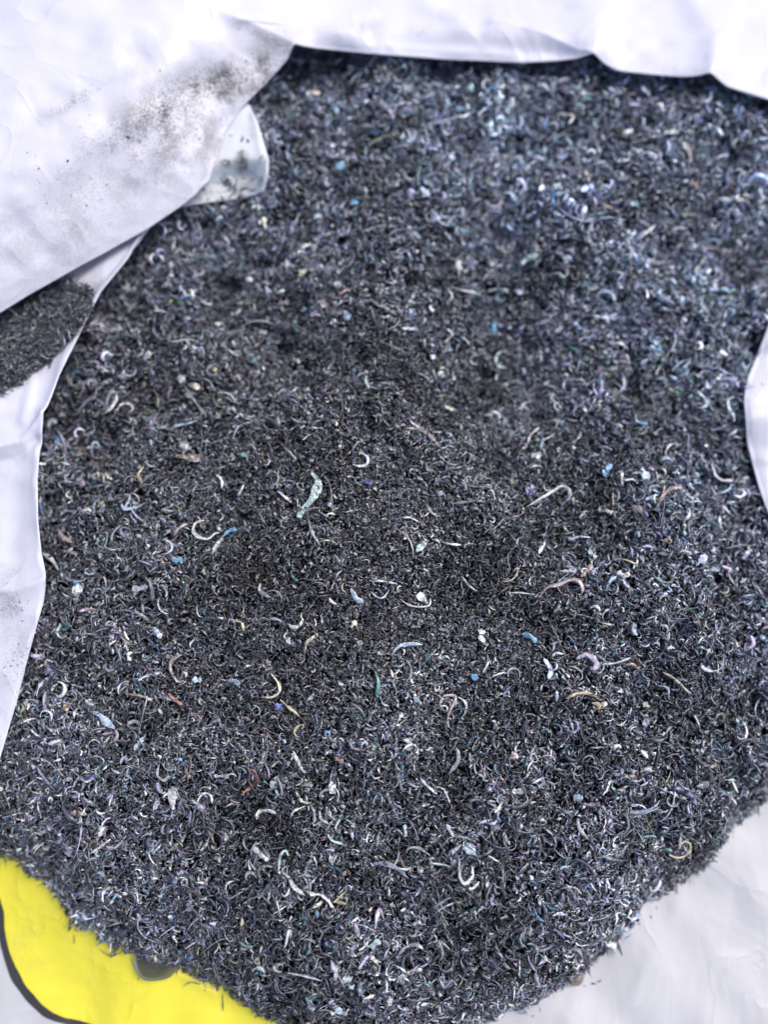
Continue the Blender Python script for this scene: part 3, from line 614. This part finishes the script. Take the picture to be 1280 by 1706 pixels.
 (C_, [(555,640),(590,590),(615,560)], 28, 'pale blue', 'flake', None), (C_, [(660,955),(690,890)], 30, 'lilac', 'flake', None), (C_, [(865,265),(915,262)], 30, 'pale blue', 'flake', None), (C_, [(970,490),(1005,480),(1015,515)], 16, 'lilac', 'curl', None),
 (C_, [(980,775),(1060,778)], 22, 'pale grey', 'flake', None), (C_, [(290,360),(310,390),(340,400)], 18, 'pale grey', 'curl', None), (C_, [(1060,270),(1120,280)], 40, 'pale blue', 'flake', None),
 (D_, [(1110,515),(1112,450),(1140,390),(1148,352),(1090,350),(1065,390),(1095,438)], 16, 'pinkish grey', 'curl', 'pale looped curl like a pretzel on the lower middle of the heap'),
 (D_, [(1165,355),(1203,385),(1205,430),(1182,465)], 15, 'pale grey', 'curl', 'pale arc closing the right side of the pretzel-like loop'), (D_, [(165,232),(205,280),(208,330),(165,358),(108,356)], 20, 'cream', 'curl', 'cream hook-shaped curl on the lower left of the heap'),
 (D_, [(285,642),(308,700),(340,752),(376,742)], 18, 'pale grey', 'curl', 'pale J-shaped curl on the lower middle of the heap'), (D_, [(815,122),(850,88),(900,76),(975,76)], 15, 'pale blue', 'curl', None),
 (D_, [(720,215),(738,280),(728,355)], 24, 'teal', 'curl', None), (D_, [(900,575),(902,640)], 52, 'grey', 'flake', 'egg-shaped smooth grey flake on the lower middle of the heap'), (D_, [(1085,840),(1105,880),(1118,918)], 22, 'pale blue', 'strip', None),
 (D_, [(510,685),(550,688)], 30, 'peach', 'flake', None), (D_, [(490,805),(495,870)], 42, 'white', 'flake', None), (D_, [(88,1005),(100,968),(150,962),(192,978)], 26, 'white', 'curl', 'thick white bent curl on the bottom slope of the heap'),
 (D_, [(375,930),(395,970),(395,1025)], 16, 'pale grey', 'curl', None), (D_, [(425,960),(430,1005),(472,1030)], 17, 'pale grey', 'curl', None), (D_, [(460,940),(475,975),(490,1000)], 24, 'pale grey', 'strip', None), (D_, [(780,858),(802,922)], 18, 'pale grey', 'strip', None),
 (D_, [(215,370),(260,410),(320,460)], 20, 'tan', 'strip', None), (D_, [(190,390),(215,420)], 34, 'dark blue', 'flake', None), (D_, [(665,520),(690,528),(730,520)], 14, 'pale grey', 'curl', None), (D_, [(345,135),(352,75),(395,38)], 13, 'cream', 'curl', None),
 (D_, [(160,830),(195,815)], 40, 'pale teal', 'flake', None), (D_, [(340,820),(385,830)], 40, 'pale grey', 'flake', None), (D_, [(270,1000),(285,965),(350,935)], 14, 'pale grey', 'curl', None), (D_, [(805,210),(815,250)], 15, 'white', 'strip', None),
 (D_, [(590,385),(640,420),(668,468)], 13, 'grey', 'curl', None), (D_, [(880,150),(912,200),(905,260)], 14, 'grey', 'curl', None), (D_, [(1170,250),(1190,270)], 24, 'pale blue', 'flake', None), (D_, [(1240,260),(1265,235)], 30, 'bright blue', 'flake', None),
 (D_, [(960,785),(1000,830),(1050,870)], 14, 'pale grey', 'strip', None), (D_, [(855,445),(865,460)], 22, 'white', 'flake', None), (D_, [(925,445),(940,440)], 22, 'white', 'flake', None), (D_, [(1225,650),(1230,720)], 15, 'pale grey', 'strip', None),
 (D_, [(1150,620),(1165,690),(1110,770)], 20, 'grey', 'curl', None), (D_, [(830,730),(850,800),(865,860)], 22, 'grey', 'strip', None), (D_, [(930,360),(950,380)], 34, 'pale blue', 'flake', None), (D_, [(990,160),(1005,120)], 18, 'teal', 'strip', None),
 (D_, [(245,60),(270,55)], 26, 'pale blue', 'flake', None), (D_, [(140,170),(165,168)], 24, 'white', 'flake', None), (D_, [(210,205),(250,215),(290,205)], 14, 'grey', 'curl', None), (D_, [(625,70),(655,65)], 26, 'pale grey', 'flake', None),
 (E_, [(515,312),(560,290),(605,310),(622,345),(600,372)], 32, 'lilac', 'curl', 'broad lilac-grey mushroom-shaped curl on the lower right of the heap'), (E_, [(640,340),(720,335),(805,305)], 12, 'pale grey', 'curl', None),
 (E_, [(458,522),(530,495),(600,503),(635,528)], 18, 'tan', 'curl', 'tan-green arched strip on the lower right of the heap'), (E_, [(595,545),(640,560),(630,580)], 20, 'tan', 'curl', None), (E_, [(775,345),(815,342),(855,372)], 16, 'peach', 'curl', None),
 (E_, [(340,310),(378,370),(365,420)], 26, 'pale blue', 'strip', None), (E_, [(975,382),(1050,430),(1118,500)], 13, 'cream', 'curl', None), (E_, [(432,360),(480,412)], 15, 'white', 'strip', None), (E_, [(948,455),(1000,468),(1008,530)], 12, 'pale blue', 'curl', None),
 (E_, [(385,300),(405,280),(445,285)], 18, 'pale grey', 'curl', None), (E_, [(370,112),(420,220),(458,300)], 12, 'grey', 'strip', None), (E_, [(870,545),(905,570)], 26, 'cream', 'flake', None), (E_, [(15,385),(50,325)], 13, 'pale grey', 'curl', None),
 (E_, [(60,640),(82,650),(72,690)], 16, 'pale grey', 'curl', None), (E_, [(410,480),(408,540)], 18, 'pale blue', 'curl', None), (E_, [(375,235),(440,215)], 10, 'pale blue', 'strip', None), (E_, [(1200,310),(1215,260)], 20, 'pale blue', 'strip', None),
 (E_, [(1180,330),(1195,365),(1240,380)], 22, 'white', 'curl', None), (E_, [(520,1160),(530,1215),(575,1270)], 15, 'pale grey', 'curl', None), (E_, [(275,1005),(350,980)], 20, 'grey', 'strip', None), (E_, [(170,1020),(240,1015)], 46, 'pale grey', 'flake', None),
 (E_, [(220,90),(222,105)], 22, 'white', 'flake', None), (E_, [(0,160),(30,180)], 18, 'white', 'strip', None), (E_, [(735,955),(790,930)], 46, 'pale blue', 'flake', None), (E_, [(170,840),(195,815)], 36, 'pinkish grey', 'flake', None),
 (E_, [(1230,890),(1260,870)], 34, 'peach', 'flake', None), (E_, [(500,1040),(545,1060)], 44, 'pale blue', 'flake', None),
 (F_, [(250,455),(225,480),(260,515),(285,560),(320,592),(370,602),(425,608),(468,640),(512,702)], 24, 'pale grey', 'curl', 'longest pale S-shaped curl on the bottom slope of the heap'),
 (F_, [(205,490),(212,405),(240,372),(262,405)], 17, 'pale teal', 'curl', None), (F_, [(290,512),(345,500),(352,430)], 14, 'grey', 'curl', None), (F_, [(88,505),(115,458),(192,455)], 26, 'dark grey', 'curl', None),
 (F_, [(718,440),(790,448),(850,480),(898,522)], 28, 'lilac', 'strip', 'broad lilac arched strip on the bottom slope of the heap'), (F_, [(738,288),(730,352)], 24, 'pale teal', 'flake', None), (F_, [(968,588),(1040,670),(1112,772)], 11, 'pale grey', 'fibre', None),
 (F_, [(842,935),(880,888),(940,875),(980,902)], 18, 'grey', 'curl', None), (F_, [(878,1032),(972,1005)], 22, 'pale grey', 'strip', None), (F_, [(1195,440),(1172,500),(1195,548),(1235,520),(1240,455)], 22, 'pale grey', 'curl', 'oval ring-shaped curl on the lower right of the heap'),
 (F_, [(955,455),(968,490)], 34, 'white', 'flake', None), (F_, [(800,660),(828,668)], 36, 'white', 'flake', None), (F_, [(1100,232),(1140,302)], 20, 'pale grey', 'strip', None), (F_, [(880,232),(882,302)], 22, 'pale blue', 'strip', None),
 (F_, [(498,652),(572,582)], 11, 'yellow', 'strip', None), (F_, [(695,935),(735,975)], 24, 'cream', 'curl', None), (F_, [(612,755),(632,835)], 22, 'lilac', 'strip', None), (F_, [(480,1175),(560,1248)], 42, 'pale blue', 'flake', None),
 (F_, [(510,1130),(508,1050),(520,985),(555,955)], 20, 'pale grey', 'curl', None), (F_, [(465,285),(495,322),(548,335)], 18, 'pale teal', 'curl', None), (F_, [(1110,400),(1180,340)], 26, 'pale blue', 'strip', None), (F_, [(1210,390),(1240,340)], 56, 'pale blue', 'flake', None),
 (F_, [(475,430),(505,420)], 38, 'pale grey', 'flake', None), (F_, [(10,725),(10,800)], 24, 'cream', 'strip', None), (F_, [(1190,578),(1240,575),(1275,540)], 20, 'pale grey', 'curl', None), (F_, [(800,1150),(800,1200)], 28, 'pale grey', 'flake', None),
 (F_, [(1065,960),(1080,920),(1060,850)], 16, 'pale grey', 'curl', None), (F_, [(590,930),(600,910)], 44, 'lilac', 'flake', None), (F_, [(550,490),(565,505)], 28, 'cream', 'flake', None), (F_, [(700,890),(745,850)], 38, 'pale teal', 'flake', None),
 (F_, [(720,790),(740,690),(770,740)], 20, 'lilac', 'curl', None), (F_, [(45,420),(58,500)], 14, 'pale grey', 'strip', None), (F_, [(230,540),(262,700)], 12, 'lilac', 'fibre', None), (F_, [(110,1100),(130,1120)], 32, 'white', 'flake', None),
 (F_, [(370,685),(420,660),(435,640)], 16, 'cream', 'curl', None), (F_, [(400,710),(420,715)], 28, 'bright blue', 'flake', None), (F_, [(690,680),(700,690)], 26, 'cream', 'flake', None), (F_, [(385,1230),(365,1150)], 40, 'pale blue', 'flake', None),
 (G_, [(1105,908),(1058,925),(1045,962),(1060,995),(1102,1002)], 18, 'pale teal', 'curl', 'pale teal C-shaped curl below the bright blue chip'), (G_, [(1035,765),(1033,825)], 28, 'bright blue', 'flake', 'small bright blue pointed chip on the upper middle of the heap'),
 (G_, [(845,425),(847,480)], 30, 'white', 'flake', None), (G_, [(1078,90),(1070,130),(1035,146),(1003,132)], 22, 'lilac', 'curl', 'lilac C-shaped curl open to the upper left, below the top rim'), (G_, [(1180,452),(1225,415),(1270,398)], 32, 'pale teal', 'flake', None),
 (G_, [(420,860),(500,890),(570,925)], 11, 'greenish', 'strip', None), (G_, [(310,635),(400,655),(510,715)], 14, 'grey', 'curl', None), (G_, [(275,110),(310,125)], 46, 'bright blue', 'flake', None), (G_, [(700,180),(745,215)], 46, 'pale blue', 'flake', None),
 (G_, [(780,790),(812,825),(770,868)], 14, 'pale grey', 'curl', None), (G_, [(1140,590),(1195,600)], 36, 'pale blue', 'flake', None), (G_, [(775,1208),(820,1225)], 24, 'cream', 'flake', None), (G_, [(740,1020),(765,1050)], 38, 'pale teal', 'flake', None),
 (G_, [(605,290),(628,292)], 30, 'pale teal', 'flake', None), (G_, [(0,500),(40,475)], 36, 'cream', 'flake', None), (G_, [(60,725),(95,700)], 34, 'lilac', 'flake', None), (G_, [(695,935),(720,950)], 26, 'pale blue', 'flake', None), (G_, [(830,930),(870,930)], 20, 'white', 'curl', None),
 (G_, [(540,790),(620,795)], 20, 'white', 'strip', None), (G_, [(235,700),(260,745)], 34, 'pale blue', 'flake', None), (G_, [(770,140),(850,120)], 14, 'cream', 'strip', None), (G_, [(190,545),(215,565)], 34, 'pale grey', 'flake', None), (G_, [(120,640),(125,680)], 26, 'pinkish grey', 'flake', None),
 (G_, [(640,40),(690,85)], 30, 'pale blue', 'flake', None), (G_, [(820,575),(870,588),(940,600)], 18, 'pale grey', 'curl', None), (G_, [(1050,1035),(1045,1070)], 14, 'pale teal', 'strip', None), (G_, [(595,640),(620,580)], 20, 'pale grey', 'flake', None),
 (H_, [(765,195),(770,235),(778,268)], 26, 'cream', 'curl', 'cream thumbnail-shaped curl just below the dirty folded flap'), (H_, [(955,512),(1008,472)], 26, 'yellow', 'flake', None), (H_, [(365,1090),(440,1112)], 28, 'cream', 'flake', 'yellowish cream chip on the central left of the heap'),
 (H_, [(310,1050),(345,1070)], 42, 'pale grey', 'flake', None), (H_, [(170,565),(195,602)], 26, 'peach', 'curl', None), (H_, [(645,835),(665,775),(730,750),(825,768)], 14, 'grey', 'curl', None), (H_, [(1165,612),(1218,580)], 14, 'peach', 'curl', None),
 (H_, [(680,930),(750,948)], 22, 'white', 'strip', None), (H_, [(345,1100),(400,1180),(462,1262)], 16, 'grey', 'strip', None), (H_, [(590,1210),(635,1245),(690,1278)], 16, 'pale grey', 'strip', None), (H_, [(30,740),(72,815)], 20, 'pale blue', 'strip', None),
 (H_, [(50,580),(20,575)], 36, 'pale teal', 'flake', None), (H_, [(40,705),(85,655)], 20, 'pale grey', 'curl', None), (H_, [(890,425),(905,430)], 30, 'pale grey', 'flake', None), (H_, [(380,920),(395,885)], 26, 'pale grey', 'flake', None), (H_, [(480,950),(490,940)], 30, 'lilac', 'flake', None),
 (H_, [(615,1035),(660,1090)], 16, 'pale grey', 'strip', None), (H_, [(500,1020),(515,1000)], 26, 'yellow', 'flake', None), (H_, [(740,810),(780,815)], 26, 'pale grey', 'flake', None), (H_, [(945,970),(960,962)], 28, 'white', 'flake', None),
 (I_, [(340,660),(375,740)], 40, 'dark blue', 'flake', 'dark blue pointed flake under the top right rim'), (I_, [(305,590),(325,645)], 22, 'cream', 'curl', None), (I_, [(180,1052),(235,1058)], 28, 'pale blue', 'flake', None), (I_, [(545,765),(590,772)], 24, 'bright blue', 'flake', None),
 (I_, [(1000,738),(1080,745),(1165,748)], 18, 'white', 'strip', None), (I_, [(250,845),(360,850)], 17, 'white', 'strip', None), (I_, [(392,798),(415,780),(450,790)], 16, 'peach', 'curl', None), (I_, [(545,980),(548,1150)], 15, 'grey', 'strip', None),
 (I_, [(900,1010),(1000,1010),(1095,1025)], 11, 'pinkish grey', 'strip', None), (I_, [(890,1132),(950,1050)], 22, 'pale grey', 'strip', None), (I_, [(845,440),(860,500),(872,548)], 18, 'pinkish grey', 'strip', None), (I_, [(870,650),(905,680)], 24, 'peach', 'flake', None),
 (I_, [(825,840),(850,822),(885,832)], 18, 'greenish', 'curl', None), (I_, [(990,1210),(1010,1180)], 40, 'pale grey', 'flake', None), (I_, [(755,315),(782,222)], 30, 'pale grey', 'strip', None), (I_, [(750,192),(800,165),(855,128)], 20, 'grey', 'strip', None),
 (I_, [(435,1130),(480,1130),(515,1155)], 17, 'white', 'curl', None), (I_, [(150,950),(200,940),(258,922)], 24, 'pale grey', 'strip', None), (I_, [(720,385),(805,388)], 28, 'pale teal', 'strip', None), (I_, [(140,680),(190,675)], 38, 'pale teal', 'flake', None),
 (I_, [(620,1080),(690,1085),(760,1078)], 20, 'pale grey', 'strip', None), (I_, [(1230,790),(1275,778)], 26, 'white', 'strip', None), (I_, [(320,1218),(380,1215),(435,1205)], 14, 'pale grey', 'curl', None), (I_, [(100,855),(130,870)], 28, 'lilac', 'curl', None),
 (I_, [(600,950),(680,880)], 18, 'pale grey', 'strip', None), (I_, [(760,925),(800,895),(855,905)], 18, 'grey', 'curl', None), (I_, [(1235,270),(1248,330)], 18, 'pale grey', 'strip', None), (I_, [(900,195),(925,200),(918,250)], 14, 'pale grey', 'curl', None),
 (I_, [(150,290),(240,300),(210,350)], 15, 'pale grey', 'curl', None), (I_, [(360,90),(372,130)], 34, 'grey', 'flake', None), (I_, [(0,1050),(40,1040)], 36, 'pale teal', 'flake', None), (I_, [(340,1170),(385,1120)], 28, 'pale grey', 'flake', None),
 (J_, [(245,295),(255,350)], 36, 'bright blue', 'flake', None), (J_, [(270,610),(290,650)], 40, 'bright blue', 'flake', None), (J_, [(105,235),(170,245)], 26, 'cream', 'strip', None), (J_, [(345,50),(345,125)], 26, 'teal', 'strip', None),
 (J_, [(430,520),(490,485),(580,455)], 20, 'greenish', 'strip', None), (J_, [(290,510),(315,520)], 30, 'pale grey', 'flake', None), (J_, [(490,290),(545,340),(560,380)], 26, 'lilac', 'curl', None), (J_, [(690,50),(695,85)], 28, 'pale grey', 'flake', None),
 (J_, [(785,170),(790,205)], 22, 'tan', 'strip', None), (J_, [(910,120),(915,160)], 30, 'pale blue', 'flake', None), (J_, [(770,600),(810,610)], 20, 'tan', 'strip', None), (J_, [(200,690),(210,740)], 30, 'lilac', 'flake', None),
]
for d_ in DATA:
    (ox, oy), pts, wpx, colr, kd = d_[:5]
    piece(ox, oy, pts, wpx*0.92, colr, kd, d_[5])
print('pieces', len(PIECES))

# labels: kind, colour, shape, place; ties get an order word, big ties share one label
def describe(kindn, colour, L, turn):
    size = 'small' if L < .0055 else ('long' if L > .016 else 'short' if kindn in ('strip', 'fibre') and L < .010 else '')
    shape = {'curl': 'hook' if turn > 120 else ('arc' if turn > 55 else 'bent curl'), 'strip': 'sliver', 'flake': 'flake', 'fibre': 'thin fibre'}[kindn]
    return ' '.join(q for q in (size, colour, shape) if q)
by = {}
for p_ in PIECES:
    o, kd, colr, L, turn, cx_, cy_, lab = p_
    tag(o, lab, CAT[kd], GROUP[kd])
    if not lab: by.setdefault(describe(kd, colr, L, turn)+' '+where(cx_, cy_), []).append(p_)
for lab, ps in by.items():
    if len(ps) == 1: ps[0][0]['label'] = lab; continue
    xs = [p_[5] for p_ in ps]; ys = [p_[6] for p_ in ps]; vert = (max(ys)-min(ys)) > (max(xs)-min(xs))
    ps.sort(key=lambda q: q[6] if vert else q[5])
    k_ = len(ps); num = {2: 'two', 3: 'three', 4: 'four', 5: 'five', 6: 'six', 7: 'seven', 8: 'eight'}[k_]
    a_, b_ = ('top', 'lowest') if vert else ('left', 'rightmost')
    words = {2: ['upper', 'lower'] if vert else ['left one', 'right one']}.get(k_, [('uppermost' if vert else 'leftmost')]+[f'{q} from {a_}' for q in ('second', 'third', 'fourth', 'fifth', 'sixth', 'seventh')][:k_-2]+[b_])
    for i, p_ in enumerate(ps): p_[0]['label'] = f'{lab}, {words[i]} of {num}'

# two smoky translucent discs at the edge of the heap
def disc(px, py, rpx, rgb, label, dz):
    m, t, p, out = newmat('smoky_film'); p.inputs['Base Color'].default_value = rgb+(1,); p.inputs['Roughness'].default_value = .25
    p.inputs['Transmission Weight'].default_value = .85; p.inputs['IOR'].default_value = 1.3
    c0 = on_body(np.array(px), np.array(py), dz); R = rpx*MPX*1.12
    th = np.linspace(0, 2*pi, 40, endpoint=False); rad = R*(1+.05*np.sin(2*th+1)+.03*np.sin(5*th))
    rings = [(0.02, .0012), (.5, .0011), (.85, .0008), (1.0, .0002), (.97, -.0002), (.5, .0002), (.02, .0003)]
    V = np.concatenate([np.stack([np.cos(th)*rad*a, np.sin(th)*rad*a, np.full(40, b)+.0006*np.cos(th)*a], -1) for a, b in rings])
    F = []
    for i in range(len(rings)-1):
        for j in range(40): F.append([i*40+j, i*40+(j+1) % 40, (i+1)*40+(j+1) % 40, (i+1)*40+j])
    o = link_mesh('plastic_disc', V, np.array(F), m); o.location = c0; o.rotation_euler = (-.25, .1, 0)
    return tag(o, label, 'plastic disc', 'smoky discs at the edge of the heap')
disc(264, 1592, 36, (.20, .21, .19), 'smoky dark round disc sticking out of the heap over the yellow print', .006)
disc(957, 1626, 15, (.30, .25, .21), 'brownish translucent round disc at the lower right edge of the heap', .004)
# a few hairs hanging over the edge onto the print
for i, pts in enumerate([[(123,1555),(124,1572)], [(371,1655),(372,1684)], [(165,1580),(185,1592),(205,1584)], [(305,1643),(318,1636),(335,1640)]]):
    q = np.array(pts, float); cc = catmull(q, 10); P = on_body(cc[:, 0], cc[:, 1], .0022)
    o = tube_piece('fibre', 'dark grey', P, .0006, 50+i)
    tag(o, ['dark hair hanging straight down onto the yellow print at its left', 'dark hair hanging straight down onto the yellow print at its right', 'dark curved hair lying on the yellow print below the heap edge', 'dark bent hair touching the yellow print right of the smoky disc'][i], 'plastic fibre', 'hairs hanging over the yellow print')
